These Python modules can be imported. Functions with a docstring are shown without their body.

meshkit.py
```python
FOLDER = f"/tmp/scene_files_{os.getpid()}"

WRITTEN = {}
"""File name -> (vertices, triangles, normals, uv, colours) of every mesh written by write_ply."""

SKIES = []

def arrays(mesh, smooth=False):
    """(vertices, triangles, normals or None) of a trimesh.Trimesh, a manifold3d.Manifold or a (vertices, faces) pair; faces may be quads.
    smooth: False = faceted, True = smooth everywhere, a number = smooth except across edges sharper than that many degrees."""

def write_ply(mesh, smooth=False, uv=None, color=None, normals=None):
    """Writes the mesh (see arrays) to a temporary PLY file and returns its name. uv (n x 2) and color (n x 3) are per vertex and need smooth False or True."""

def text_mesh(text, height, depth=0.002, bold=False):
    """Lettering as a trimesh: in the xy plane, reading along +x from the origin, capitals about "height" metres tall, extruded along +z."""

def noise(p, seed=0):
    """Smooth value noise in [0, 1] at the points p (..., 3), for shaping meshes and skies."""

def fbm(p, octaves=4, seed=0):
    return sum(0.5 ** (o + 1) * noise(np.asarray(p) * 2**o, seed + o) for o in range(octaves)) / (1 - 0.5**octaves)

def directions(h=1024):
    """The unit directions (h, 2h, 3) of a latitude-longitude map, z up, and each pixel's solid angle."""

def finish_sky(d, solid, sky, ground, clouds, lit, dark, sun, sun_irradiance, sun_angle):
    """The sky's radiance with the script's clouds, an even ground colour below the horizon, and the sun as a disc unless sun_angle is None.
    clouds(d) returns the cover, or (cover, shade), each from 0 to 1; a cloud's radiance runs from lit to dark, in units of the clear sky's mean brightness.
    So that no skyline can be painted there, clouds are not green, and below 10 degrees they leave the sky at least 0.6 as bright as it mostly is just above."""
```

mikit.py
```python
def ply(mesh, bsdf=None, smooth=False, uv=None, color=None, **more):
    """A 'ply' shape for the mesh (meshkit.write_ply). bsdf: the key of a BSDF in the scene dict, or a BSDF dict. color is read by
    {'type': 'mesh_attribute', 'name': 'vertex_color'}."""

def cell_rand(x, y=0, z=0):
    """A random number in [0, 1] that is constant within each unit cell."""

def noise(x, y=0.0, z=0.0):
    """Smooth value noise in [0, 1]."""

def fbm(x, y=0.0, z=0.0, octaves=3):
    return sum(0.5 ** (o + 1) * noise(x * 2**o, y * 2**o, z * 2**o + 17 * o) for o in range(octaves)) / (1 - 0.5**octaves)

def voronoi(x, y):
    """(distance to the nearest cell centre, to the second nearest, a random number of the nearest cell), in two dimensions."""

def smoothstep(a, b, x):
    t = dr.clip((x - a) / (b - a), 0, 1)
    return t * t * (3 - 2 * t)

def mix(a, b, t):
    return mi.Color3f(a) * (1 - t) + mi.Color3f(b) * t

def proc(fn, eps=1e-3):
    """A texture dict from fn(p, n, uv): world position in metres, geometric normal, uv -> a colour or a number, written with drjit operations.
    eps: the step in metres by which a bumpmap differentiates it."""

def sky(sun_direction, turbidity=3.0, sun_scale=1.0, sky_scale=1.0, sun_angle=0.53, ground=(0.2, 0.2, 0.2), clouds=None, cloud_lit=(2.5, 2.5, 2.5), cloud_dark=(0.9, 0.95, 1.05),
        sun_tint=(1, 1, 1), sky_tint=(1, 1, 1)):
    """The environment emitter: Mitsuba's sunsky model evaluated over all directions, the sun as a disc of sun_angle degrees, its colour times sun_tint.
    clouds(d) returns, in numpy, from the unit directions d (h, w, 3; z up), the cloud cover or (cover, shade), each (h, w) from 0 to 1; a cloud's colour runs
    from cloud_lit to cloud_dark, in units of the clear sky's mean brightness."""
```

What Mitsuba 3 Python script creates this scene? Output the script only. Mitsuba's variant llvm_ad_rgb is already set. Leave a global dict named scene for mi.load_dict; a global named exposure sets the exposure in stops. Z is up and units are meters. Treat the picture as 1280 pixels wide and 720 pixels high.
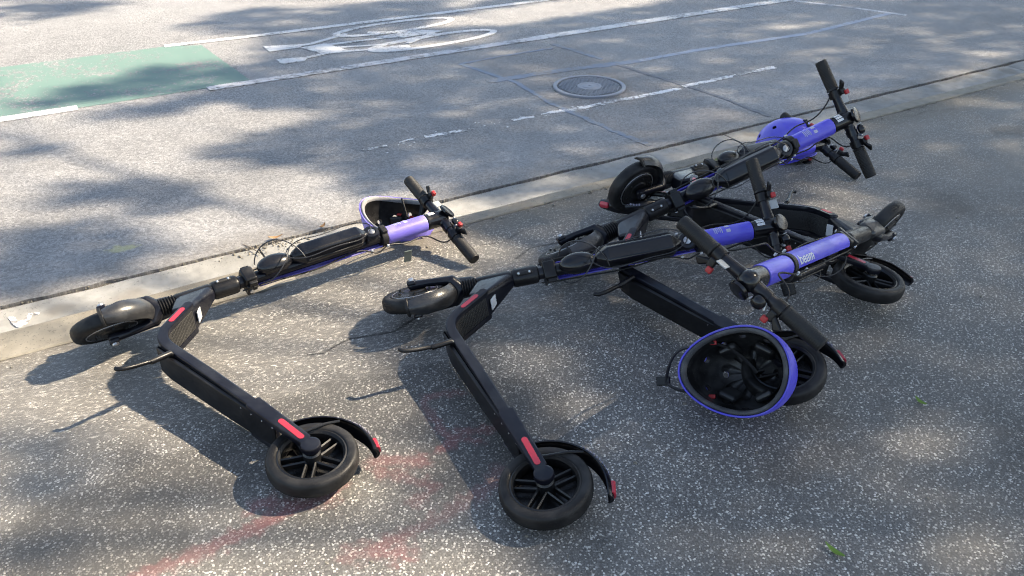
import math, numpy as np, trimesh, mitsuba as mi, drjit as dr, mikit, meshkit
import shapely
from shapely.geometry import Polygon, LineString, Point, MultiPolygon
from shapely.ops import unary_union
import manifold3d as m3
from mikit import noise, fbm, voronoi, cell_rand, smoothstep, mix, proc
T = mi.ScalarTransform4f
rng = np.random.default_rng(7)
PI = math.pi
scene, labels = {'type': 'scene'}, {}

# ------------------------------------------------------------------ camera, sky, exposure
exposure = 3.55
PITCH, CAM_H = math.radians(30.772), 1.2729
scene['camera'] = {'type': 'perspective', 'fov': 62.811, 'fov_axis': 'x', 'near_clip': 0.05, 'far_clip': 2000.0,
    'to_world': T().look_at(origin=[0, 0, CAM_H], target=[0, math.cos(PITCH), CAM_H - math.sin(PITCH)], up=[0, 0, 1])}
SUN_AZ, SUN_EL = math.radians(73), math.radians(41)
SUN = np.array([math.sin(SUN_AZ) * math.cos(SUN_EL), math.cos(SUN_AZ) * math.cos(SUN_EL), math.sin(SUN_EL)])
def thin_cloud(d):
    n = meshkit.fbm(d * np.array([2.5, 2.5, 5.0]), 4, 3)
    return np.clip((n - 0.40) * 4, 0, 1) * 0.55
scene['sky'] = mikit.sky(SUN.tolist(), turbidity=3, clouds=thin_cloud, cloud_lit=(1.1, 1.06, 1.03), sky_tint=(1.16, 1.0, 0.86), sun_tint=(0.96, 1.0, 1.05))

# kerb frame: u along the kerb, v across it towards the road
DK = np.array([0.8578456, 0.5139075]); NK = np.array([-DK[1], DK[0]])
KM = np.array([[DK[0], NK[0], 0, 0], [DK[1], NK[1], 0, 0], [0, 0, 1, 0], [0, 0, 0, 1.0]])
KW = T(KM.tolist())
def k2w(u, v, z=0.0): return np.array([u * DK[0] + v * NK[0], u * DK[1] + v * NK[1], z])
def to_uv(p): return p.x * DK[0] + p.y * DK[1], p.x * NK[0] + p.y * NK[1]
ROAD = -0.10

# ------------------------------------------------------------------ materials
def mat(name, d): scene[name] = d; return name
def rgb(*c): return {'type': 'rgb', 'value': list(c)}
def pr(base, rough, **k):
    return {'type': 'twosided', 'bsdf': {'type': 'principled', 'base_color': base if isinstance(base, dict) else rgb(*base), 'roughness': rough, **k}}
def bump(b, fn, scale, eps=1e-3):
    return {'type': 'bumpmap', 'nested_texture': proc(fn, eps), 'scale': scale, 'nested_bsdf': b}

def seg_d(u, v, a, b):
    ax, ay, bx, by = a[0], a[1], b[0] - a[0], b[1] - a[1]
    t = dr.clip(((u - ax) * bx + (v - ay) * by) / (bx * bx + by * by + 1e-9), 0, 1)
    return dr.sqrt(dr.square(u - ax - bx * t) + dr.square(v - ay - by * t))
RED = [([(-.06, 1.28), (.192, 1.293), (.334, 1.313), (.365, 1.325)], .017), ([(.452, 1.356), (.549, 1.293)], .016), ([(.452, 1.312), (.531, 1.217), (.484, 1.196)], .016),
       ([(.733, 1.471), (.658, 1.497), (.63, 1.461), (.633, 1.341), (.686, 1.287)], .011), ([(.314, 1.125), (.413, 1.12), (.523, 1.128), (.64, 1.151), (.668, 1.183)], .017),
       ([(.316, 1.131), (.404, 1.082)], .02), ([(.20, 1.352), (.319, 1.295)], .022), ([(.606, 1.31), (.671, 1.335), (.741, 1.309)], .014)]
def stones(p, k): return voronoi(p.x * k, p.y * k)
CRACKS = [[(.43, 1.83), (.50, 1.80), (.58, 1.83), (.70, 1.80), (.78, 1.83)], [(1.20, 1.98), (1.28, 2.02), (1.40, 2.00), (1.52, 2.06), (1.66, 2.05)], [(1.15, 2.12), (1.22, 2.10), (1.33, 2.14)], [(3.35, 2.26), (3.42, 2.20), (3.55, 2.22), (3.72, 2.16)]]
def path_color(p, n, uv):
    d1, d2, r = stones(p, 205.0)
    e1, e2, z = voronoi(p.x * 118 + 5, p.y * 118)
    q = cell_rand(r * 4096, 3, 1)
    chip = smoothstep(0.0, 0.16, 0.34 + 0.26 * q - d1)
    big = fbm(p.x * 1.7, p.y * 1.7, 5, 4)
    lo = fbm(p.x * 14, p.y * 14, 2, 3)
    fine = noise(p.x * 420, p.y * 420)
    bit = mix((0.040, 0.039, 0.038), (0.125, 0.120, 0.114), fine)
    s = dr.select(r > 0.90, mi.Float(1.0), dr.select(r > 0.74, mi.Float(0.60), dr.select(r > 0.45, mi.Float(0.33), mi.Float(0.17))))
    c = mix(bit, mix((0.40, 0.37, 0.32), (0.50, 0.49, 0.47), q) * s, chip)
    # a few larger stones among the small ones
    zq = cell_rand(z * 4096, 7, 1)
    c = mix(c, mix((0.10, 0.098, 0.095), (0.48, 0.46, 0.42), zq), smoothstep(0.0, 0.12, 0.20 + 0.20 * zq - e1) * smoothstep(0.80, 0.82, z))
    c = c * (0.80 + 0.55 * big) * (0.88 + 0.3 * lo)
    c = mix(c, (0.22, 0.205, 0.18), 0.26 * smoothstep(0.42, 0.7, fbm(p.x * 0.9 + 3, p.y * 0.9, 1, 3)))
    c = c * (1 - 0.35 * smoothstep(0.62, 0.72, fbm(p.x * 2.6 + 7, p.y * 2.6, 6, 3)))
    u, v = to_uv(p)
    dd = mi.Float(9.0)
    for pts, w in RED:
        for a, b in zip(pts[:-1], pts[1:]): dd = dr.minimum(dd, seg_d(u, v, a, b) / w)
    f = fbm(p.x * 60, p.y * 60, 8, 3)
    k = smoothstep(1.9, 0.1, dd + (f - 0.5) * 2.6) * (0.3 + 0.6 * noise(p.x * 9, p.y * 9, 4)) * smoothstep(0.0, 0.6, fine + 0.2)
    c = mix(c, (0.27, 0.055, 0.06), 0.42 * k)
    cd = mi.Float(9.0)
    for pts in CRACKS:
        for a, b in zip(pts[:-1], pts[1:]): cd = dr.minimum(cd, seg_d(u, v, a, b))
    c = c * (1 - 0.8 * smoothstep(0.0045, 0.001, cd + 0.012 * (lo - 0.5)))
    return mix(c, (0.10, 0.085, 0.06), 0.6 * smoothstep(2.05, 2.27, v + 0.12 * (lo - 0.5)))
def path_height(p, n, uv):
    d1, d2, r = stones(p, 205.0)
    return (smoothstep(0.5, 0.1, d1) * (0.3 + 0.7 * r) + 0.4 * noise(p.x * 300, p.y * 300)) * 0.0013
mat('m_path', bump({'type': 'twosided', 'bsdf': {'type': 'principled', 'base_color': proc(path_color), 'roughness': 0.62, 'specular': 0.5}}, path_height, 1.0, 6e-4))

def road_color(p, n=None, uv=None):
    d1, d2, r = stones(p, 135.0)
    big = fbm(p.x * 0.8, p.y * 0.8, 2, 4)
    lo = fbm(p.x * 9, p.y * 9, 4, 3)
    c = mi.Color3f(0.225, 0.223, 0.224) * (0.62 + 0.66 * r) * (0.62 + 0.38 * smoothstep(0.02, 0.3, d2 - d1))
    c = c * (0.8 + 0.4 * big) * (0.85 + 0.3 * lo)
    u, v = to_uv(p)
    # the trench patch round the manhole: a browner, darker mix
    patch = smoothstep(0.02, -0.02, dr.maximum(dr.abs(u - 2.65 - 0.06 * noise(v * 3)) - 0.35, dr.abs(v - 3.55) - 0.8))
    c = mix(c, c * mi.Color3f(0.90, 0.87, 0.85), patch)
    ring = dr.sqrt(dr.square(u - 2.625) + dr.square(v - 3.565))
    c = mix(c, (0.15, 0.125, 0.10), 0.5 * smoothstep(0.30, 0.20, ring + 0.12 * (lo - 0.4)) * smoothstep(2.45, 2.85, u))
    # oil and tyre polish down the lane, dirt along the gutter
    c = c * (1 - 0.12 * smoothstep(0.35, 0.0, dr.abs(v - 3.3 - 0.1 * big)))
    c = mix(c, (0.11, 0.095, 0.075), 0.35 * smoothstep(2.86, 2.70, v + 0.1 * (lo - 0.5)))
    yl = dr.sqrt(dr.square((u - 0.167) / 0.055) + dr.square((v - 2.905) / 0.03)) + 1.5 * (fbm(p.x * 50, p.y * 50, 1, 3) - 0.5)
    return mix(c, (0.44, 0.42, 0.16), 0.45 * smoothstep(1.1, 0.5, yl))
def road_height(p, n, uv):
    return (noise(p.x * 150, p.y * 150) + 0.6 * noise(p.x * 330, p.y * 330)) * 0.0016
mat('m_road', bump({'type': 'twosided', 'bsdf': {'type': 'principled', 'base_color': proc(road_color), 'roughness': 0.6, 'specular': 0.5}}, road_height, 1.0, 6e-4))
ROAD_BSDF = {'type': 'principled', 'base_color': proc(road_color), 'roughness': 0.6, 'specular': 0.5}
def coat(cover):
    def fn(p, n, uv):
        w = fbm(p.x * 70, p.y * 70, 6, 3) * 0.6 + 0.4 * fbm(p.x * 6, p.y * 6, 2, 2)
        return smoothstep(cover + 0.14, cover - 0.10, w + 0.12 * (noise(p.x * 300, p.y * 300) - 0.5))
    return proc(fn)
COATS = {c: coat(c) for c in (0.53, 0.58, 0.61)}
def worn(paint, cover):
    return bump({'type': 'twosided', 'bsdf': {'type': 'blendbsdf', 'weight': COATS[cover], 'bsdf_0': ROAD_BSDF, 'bsdf_1': {'type': 'principled', 'base_color': rgb(*paint), 'roughness': 0.6, 'specular': 0.4}}}, road_height, 0.7, 6e-4)
mat('m_white_paint', worn((0.50, 0.50, 0.50), 0.61))
mat('m_old_white', worn((0.42, 0.42, 0.44), 0.53))
mat('m_thin_white', worn((0.58, 0.58, 0.58), 0.53))
mat('m_green_paint', worn((0.108, 0.172, 0.150), 0.58))
mat('m_sealant', worn((0.15, 0.18, 0.235), 0.53))
mat('m_pale_sealant', worn((0.28, 0.31, 0.37), 0.58))
mat('m_crack_seal', worn((0.115, 0.12, 0.135), 0.58))
def conc(base, dark):
    def fn(p, n, uv):
        a = fbm(p.x * 3, p.y * 3, p.z * 6, 4); b = fbm(p.x * 40, p.y * 40, p.z * 40, 3); s = noise(p.x * 260, p.y * 260, p.z * 260)
        c = mix(dark, base, smoothstep(0.25, 0.65, a)) * (0.75 + 0.5 * b)
        c = c * (1 - 0.35 * smoothstep(0.78, 0.9, s))
        st = smoothstep(0.62, 0.75, fbm(p.x * 5 + 9, p.y * 5, 3, 3))
        return mix(c, (0.13, 0.11, 0.085), 0.5 * st)
    def hf(p, n, uv): return (fbm(p.x * 50, p.y * 50, p.z * 50, 3) + 0.5 * noise(p.x * 260, p.y * 260, p.z * 260)) * 0.0015
    return bump({'type': 'twosided', 'bsdf': {'type': 'principled', 'base_color': proc(fn), 'roughness': 0.75, 'specular': 0.3}}, hf, 1.0, 8e-4)
mat('m_kerb', conc((0.200, 0.184, 0.152), (0.140, 0.127, 0.103)))
mat('m_gutter', conc((0.24, 0.237, 0.225), (0.17, 0.167, 0.155)))
def soil_c(p, n, uv): return mix((0.045, 0.042, 0.038), (0.12, 0.105, 0.085), fbm(p.x * 30, p.y * 30, p.z * 30, 4))
mat('m_soil', pr(proc(soil_c), 0.9))
def grass_c(p, n, uv): return mix((0.045, 0.075, 0.02), (0.11, 0.12, 0.045), fbm(p.x * 2, p.y * 2, 1, 4))
mat('m_grass', pr(proc(grass_c), 0.9))
def iron_c(p, n, uv): return mix((0.17, 0.19, 0.235), (0.23, 0.235, 0.25), fbm(p.x * 18, p.y * 18, 1, 3))
mat('m_iron_dark', pr((0.055, 0.062, 0.075), 0.6))
mat('m_iron', pr(proc(iron_c), 0.5, metallic=0.25, specular=0.5))

def dust(k):
    def fn(p, n, uv):
        a = fbm(p.x * k, p.y * k, p.z * k, 3); s = noise(p.x * 420, p.y * 420, p.z * 420)
        scr = smoothstep(0.82, 0.90, noise((p.x + p.y) * 60, (p.x - p.y) * 1100, p.z * 500)) * smoothstep(0.5, 0.7, noise(p.x * 14, p.y * 14, p.z * 14))
        return dr.clip(scr + smoothstep(0.35, 0.75, a) * (0.45 + 0.55 * smoothstep(-0.3, 0.9, n.z)) + 0.5 * smoothstep(0.8, 0.95, s), 0, 1)
    return fn
DUST = dust(26.0)
def dusty(base, dust, amt, rough, **kw):
    """a clean surface under dust that gathers in blotches and on upper faces"""
    full = [b_ * (1 - amt) + d_ * amt for b_, d_ in zip(base, dust)]
    return {'type': 'twosided', 'bsdf': {'type': 'blendbsdf', 'weight': proc(DUST), 'bsdf_0': {'type': 'principled', 'base_color': rgb(*base), 'roughness': rough, **kw},
        'bsdf_1': {'type': 'principled', 'base_color': rgb(*full), 'roughness': min(.8, rough + .18), 'specular': .4}}}
mat('m_rail', dusty((0.0045, 0.005, 0.009), (0.08, 0.08, 0.08), 0.07, 0.22, specular=0.32))
mat('m_plastic', dusty((0.004, 0.004, 0.0048), (0.08, 0.078, 0.075), 0.07, 0.32, specular=0.3))
mat('m_gloss_black', dusty((0.004, 0.0042, 0.006), (0.08, 0.075, 0.07), 0.04, 0.15, specular=0.4, clearcoat=0.15, clearcoat_gloss=0.9))
mat('m_fender', dusty((0.018, 0.0185, 0.020), (0.14, 0.13, 0.12), 0.25, 0.32, specular=0.6))
def tyre_h(p, n, uv): return 0.0006 * noise(p.x * 300, p.y * 300, p.z * 300)
mat('m_tyre', dusty((0.006, 0.006, 0.0065), (0.10, 0.095, 0.09), 0.13, 0.48, specular=0.25))
mat('m_rubber', dusty((0.006, 0.006, 0.0065), (0.09, 0.085, 0.08), 0.10, 0.52, specular=0.35))
mat('m_rim', dusty((0.004, 0.004, 0.0045), (0.08, 0.08, 0.08), 0.05, 0.36, specular=0.5))
def mat_grip(p, n, uv):
    return mix((0.014, 0.0135, 0.013), (0.034, 0.033, 0.031), fbm(p.x * 30, p.y * 30, p.z * 30, 3))
mat('m_grip_mat', pr(proc(mat_grip), 0.75))
mat('m_purple', dusty((0.058, 0.050, 0.47), (0.30, 0.29, 0.55), 0.20, 0.30, specular=0.5, clearcoat=0.3, clearcoat_gloss=0.8))
mat('m_purple_faded', dusty((0.125, 0.10, 0.43), (0.38, 0.36, 0.58), 0.3, 0.36, specular=0.5, clearcoat=0.2))
mat('m_red', pr((0.36, 0.022, 0.04), 0.3, specular=0.6))
mat('m_red_lever', pr((0.30, 0.016, 0.018), 0.4))
mat('m_wire', pr((0.02, 0.02, 0.022), 0.4))
mat('m_tag', pr((0.27, 0.285, 0.29), 0.45))
mat('m_green_tag', pr((0.09, 0.11, 0.10), 0.4))
mat('m_silver', pr((0.45, 0.46, 0.48), 0.28, metallic=0.9))
mat('m_steel', pr((0.35, 0.35, 0.36), 0.3, metallic=0.8))
mat('m_sticker', pr((0.48, 0.49, 0.50), 0.45))
mat('m_print', pr((0.34, 0.34, 0.46), 0.5))
mat('m_foam', dusty((0.034, 0.035, 0.040), (0.16, 0.16, 0.16), 0.5, 0.85))
mat('m_pale_foam', dusty((0.16, 0.16, 0.165), (0.4, 0.4, 0.4), 0.5, 0.8))
mat('m_liner', dusty((0.007, 0.007, 0.008), (0.10, 0.10, 0.10), 0.25, 0.35, specular=0.5))
mat('m_deep', pr((0.006, 0.006, 0.007), 0.8))
mat('m_strap', pr((0.012, 0.012, 0.014), 0.7))
mat('m_glass_eye', pr((0.01, 0.011, 0.014), 0.08, specular=0.7))
mat('m_bark', pr((0.11, 0.09, 0.07), 0.9))
mat('m_leaf', {'type': 'principledthin', 'base_color': rgb(0.07, 0.11, 0.03), 'roughness': 0.5, 'diff_trans': 0.5})
mat('m_fresh_leaf', {'type': 'principledthin', 'base_color': rgb(0.16, 0.26, 0.06), 'roughness': 0.5, 'diff_trans': 0.5})
mat('m_dry_leaf', pr((0.22, 0.13, 0.06), 0.8))

# ------------------------------------------------------------------ mesh helpers
def cat(*ms): return trimesh.util.concatenate([m for m in ms])
def man(mesh): return m3.Manifold(m3.Mesh(np.asarray(mesh.vertices, np.float32), np.asarray(mesh.faces, np.uint32)))
def tri(mf):
    m = mf.to_mesh(); return trimesh.Trimesh(m.vert_properties[:, :3], m.tri_verts, process=False)
def rings(rs, closed=False, caps=True):
    n = len(rs[0]); V = np.vstack(rs); F = []
    m = len(rs)
    for i in range(m if closed else m - 1):
        a, b = i * n, ((i + 1) % m) * n
        j = np.arange(n); k = (j + 1) % n
        F += [np.stack([a + j, a + k, b + k], 1), np.stack([a + j, b + k, b + j], 1)]
    V = list(V)
    if caps and not closed:
        for base, flip in ((0, True), ((m - 1) * n, False)):
            c = len(V); V.append(np.mean(V[base:base + n], 0)); j = np.arange(n); k = (j + 1) % n
            f = np.stack([np.full(n, c), base + j, base + k], 1)
            F.append(f[:, ::-1] if flip else f)
    return trimesh.Trimesh(np.array(V), np.vstack(F), process=False)
def tube(pts, r, n=12, ref=None, flat=1.0):
    pts = np.asarray(pts, float); r = np.broadcast_to(np.asarray(r, float), len(pts))
    t = np.gradient(pts, axis=0); t /= np.linalg.norm(t, axis=1, keepdims=True) + 1e-12
    a = np.asarray(ref if ref is not None else ([0, 0, 1.0] if abs(t[0][2]) < 0.9 else [1.0, 0, 0]), float)
    out = []
    for p, d, rr in zip(pts, t, r):
        a = a - d * (a @ d); a /= np.linalg.norm(a); b = np.cross(d, a)
        th = np.arange(n) * 2 * PI / n
        out.append(p + rr * (np.cos(th)[:, None] * a + flat * np.sin(th)[:, None] * b))
    return rings(out)
def spline(pts, n=40, closed=False):
    from scipy.interpolate import CubicSpline
    pts = np.asarray(pts, float)
    if closed: pts = np.vstack([pts, pts[:1]])
    s = np.concatenate([[0], np.cumsum(np.linalg.norm(np.diff(pts, axis=0), axis=1))])
    return CubicSpline(s, pts, bc_type='periodic' if closed else 'not-a-knot')(np.linspace(0, s[-1], n))
def lathe(prof, n=32, axis='z'):
    prof = np.asarray(prof, float); th = np.arange(n) * 2 * PI / n
    rs = [np.stack([max(r, 1e-5) * np.cos(th), max(r, 1e-5) * np.sin(th), np.full(n, z)], 1) for r, z in prof]
    m = rings(rs, caps=True)
    if axis == 'y': m.vertices = m.vertices[:, [1, 2, 0]]      # z -> y, x -> z, y -> x : a proper rotation
    if axis == 'x': m.vertices = m.vertices[:, [2, 0, 1]]
    return m
def rbox(sx, sy, sz, c=(0, 0, 0), r=0.004):
    r = min(r, sx * 0.49, sy * 0.49, sz * 0.49)
    s = m3.Manifold.sphere(r, 12)
    o = [s.translate([x, y, z]) for x in (-sx / 2 + r, sx / 2 - r) for y in (-sy / 2 + r, sy / 2 - r) for z in (-sz / 2 + r, sz / 2 - r)]
    return tri(m3.Manifold.batch_hull(o).translate(list(c)))
def hull(*balls):
    return tri(m3.Manifold.batch_hull([m3.Manifold.sphere(r, 16).translate([x, y, z]) for x, y, z, r in balls]))
def resample(poly, step):
    ring = np.array(poly.exterior.coords)[:-1]
    if not poly.exterior.is_ccw: ring = ring[::-1]
    return ring
def prism(poly, y0, y1, b=0.003):
    """polygon in (x, z), extruded from y0 to y1 with rounded long edges"""
    P = np.asarray(poly.exterior.segmentize(0.02).coords)[:-1]
    if not poly.exterior.is_ccw: P = P[::-1]
    e = np.roll(P, -1, 0) - np.roll(P, 1, 0); nrm = np.stack([-e[:, 1], e[:, 0]], 1); nrm /= np.linalg.norm(nrm, axis=1, keepdims=True)   # inward
    rs = []
    for y, o in ((y0, b), (y0 + b * 0.3, b * 0.3), (y0 + b, 0), (y1 - b, 0), (y1 - b * 0.3, b * 0.3), (y1, b)):
        Q = P + nrm * o; rs.append(np.stack([Q[:, 0], np.full(len(Q), y), Q[:, 1]], 1))
    m = rings(rs[::-1], caps=False)
    vv, ff = trimesh.creation.triangulate_polygon(Polygon(rs[0][:, [0, 2]]), engine='earcut')
    lo = trimesh.Trimesh(np.stack([vv[:, 0], np.full(len(vv), y0), vv[:, 1]], 1), ff, process=False)
    hi = trimesh.Trimesh(np.stack([vv[:, 0], np.full(len(vv), y1), vv[:, 1]], 1), ff[:, ::-1], process=False)
    out = cat(m, lo, hi); out.merge_vertices(); trimesh.repair.fix_normals(out); return out
def sheet(shape, z, t=0.003):
    """thin solid from a shapely area in the kerb frame, its top at z"""
    gs = [g for g in getattr(shape, 'geoms', [shape]) if g.area > 1e-6]
    m = cat(*[trimesh.creation.extrude_polygon(g, t, engine='earcut') for g in gs]); m.apply_translation([0, 0, z - t]); return m
def torus_y(R, w, h, n=64, k=18, sq=2.4):
    """tyre round the y axis: outer radius R, width w, section height h"""
    rs = []
    for i in range(n):
        a = 2 * PI * i / n; e = np.array([math.cos(a), 0, math.sin(a)])
        ring = []
        for j in range(k):
            b = 2 * PI * j / k; cb, sb = math.cos(b), math.sin(b)
            x = np.sign(cb) * abs(cb) ** (2 / sq); y = np.sign(sb) * abs(sb) ** (2 / sq)
            ring.append(e * (R - h / 2 + x * h / 2) + np.array([0, y * w / 2, 0]))
        rs.append(np.array(ring))
    m = rings(rs, closed=True); trimesh.repair.fix_normals(m); return m

def put(key, mesh, bsdf, smooth=35, M=None):
    assert key not in scene, key
    scene[key] = mikit.ply(mesh, bsdf, smooth=smooth)
    if M is not None: scene[key]['to_world'] = M
def numbered(key):
    if key not in scene and key not in labels: return key
    i = 1
    while f'{key}_{i:03d}' in scene or f'{key}_{i:03d}' in labels: i += 1
    return f'{key}_{i:03d}'
def tag(key, label=None, category=None, group=None, kind=None):
    d = labels.setdefault(key, {})
    for k, v in (('label', label), ('category', category), ('group', group), ('kind', kind)):
        if v: d[k] = v
def add(key, mesh, bsdf, label=None, category=None, group=None, kind=None, smooth=35, M=None):
    key = numbered(key); put(key, mesh, bsdf, smooth, M)
    if label or category or kind: tag(key, label, category, group, kind)
    return key

# ------------------------------------------------------------------ the setting
def rect_uv(u0, u1, v0, v1, z):
    V = np.array([[u0, v0, z], [u1, v0, z], [u1, v1, z], [u0, v1, z]]); return trimesh.Trimesh(V, [[0, 1, 2], [0, 2, 3]], process=False)
def jag(u0, u1, v, amp, step, seed):
    us = np.arange(u0, u1, step); return [(x, v + amp * (meshkit.fbm(np.array([x * 14, seed, 0.0]), 3) - 0.5) * 2) for x in us]
add('ground', rect_uv(-900, 900, -900, 900, -0.24), 'm_grass', 'wide grassy ground round the street', kind='structure', M=KW)
inner = lambda u: 2.195 if u < 0.57 else 2.275
edge = [(x, v + (2.195 if x < 0.57 else 2.275)) for x, v in jag(-3.0, 9.0, 0.0, 0.008, 0.02, 3.0)]
fp = Polygon([(-30, -4.5), (40, -4.5), (40, 2.275)] + edge[::-1] + [(-30, 2.195)])
add('footpath', sheet(fp, 0.0, 0.2), 'm_path', 'grey asphalt footpath with pale chips of stone and faint red spray', kind='structure', smooth=False, M=KW)
redge = jag(-3.0, 9.0, 2.6925, 0.007, 0.012, 8.0)
rd = Polygon([(-40, 2.70)] + redge + [(60, 2.70), (60, 11.5), (-40, 11.5)])
add('road', sheet(rd, ROAD, 0.12), 'm_road', 'grey asphalt road with bicycle lane and worn markings', kind='structure', smooth=False, M=KW)
add('gutter_bed', rect_uv(-40, 60, 2.0, 2.9, -0.1125), 'm_soil', 'dark soil in the joint of the gutter', kind='structure', M=KW)
# concrete kerb and gutter, cast in sections
tag('kerb', 'low concrete kerb and gutter along the road', kind='structure')
tag('gutter', 'flat concrete gutter between kerb and asphalt', kind='structure')
joints = [-8, -5.6, -3.2, -1.6, 0.57, 2.75, 4.95, 7.3, 10, 14, 20]
for a, b in zip(joints[:-1], joints[1:]):
    i0 = inner((a + b) / 2) + 0.002
    o = 2.352
    prof = [(i0, -0.15), (i0, 0.001), (i0 + 0.004, 0.0045), (o - 0.020, 0.0045), (o - 0.009, 0.001), (o - 0.002, -0.008), (o + 0.002, -0.02), (o + 0.012, -0.085), (o + 0.014, -0.15)]
    N = max(4, int((b - a) / 0.05)); us = np.linspace(a + 0.004, b - 0.004, N)
    rs = []
    for q, x in enumerate(us):
        P = []
        for (y, z) in prof:
            w = 0.006 * (meshkit.fbm(np.array([x * 9, y * 30, 1.0]), 3) - 0.5) + 0.010 * (meshkit.fbm(np.array([x * 2.1, 5.0, y]), 2) - 0.5)
            end = 0.004 if q in (0, N - 1) else 0
            P.append([x, y + (w if y > i0 + 0.02 else 0), z + (0.35 * w - end if z > -0.08 else 0)])
        rs.append(np.array(P)[::-1])
    m = rings(rs); trimesh.repair.fix_normals(m)
    add('kerb__section', m, 'm_kerb', M=KW)
    prof = [(o + 0.017, -0.17), (o + 0.017, -0.094), (2.50, -0.108), (2.672, -0.1035), (2.683, -0.108), (2.685, -0.17)]
    rs = []
    for q, x in enumerate(us):
        P = []
        for (y, z) in prof:
            w = 0.010 * (meshkit.fbm(np.array([x * 12, 3.0, 2.0]), 3) - 0.5)
            P.append([x, y + (w if y > 2.66 else 0), z + (0.3 * w if z > -0.12 else 0) - (0.003 if q in (0, N - 1) else 0)])
        rs.append(np.array(P)[::-1])
    m = rings(rs); trimesh.repair.fix_normals(m)
    add('gutter__section', m, 'm_gutter', M=KW)

# painted markings (sheets on the road)
Z1, Z2 = ROAD + 0.002, ROAD + 0.0045
def mark(key, shape, bsdf, label, z=Z1):
    return add('road__' + key, sheet(shape, z, 0.003), bsdf, label, smooth=False, M=KW)
def band(pts, w, ragged=0.0, seed=1):
    g = LineString(pts).segmentize(0.03).buffer(w / 2, cap_style='flat')
    if ragged:
        c = np.array(g.exterior.coords)[:-1]
        nn = np.stack([meshkit.fbm(np.c_[c * 35, np.full(len(c), seed)], 3) - 0.5, meshkit.fbm(np.c_[c * 35, np.full(len(c), seed + 5)], 3) - 0.5], 1)
        g = Polygon(c + nn * ragged * 2).buffer(0)
    return g
mark('green_panel', Polygon([(-12, 5.60), (-0.06, 5.60), (0.86, 5.585), (1.043, 5.50), (1.096, 4.63), (0.87, 4.60), (-12, 4.60)]), 'm_green_paint', 'green painted panel of the bicycle lane')
mark('lane_line', band([(-12, 4.628), (0.225, 4.602)], 0.075), 'm_white_paint', 'white line end at the near edge of the green panel', Z2)
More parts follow.
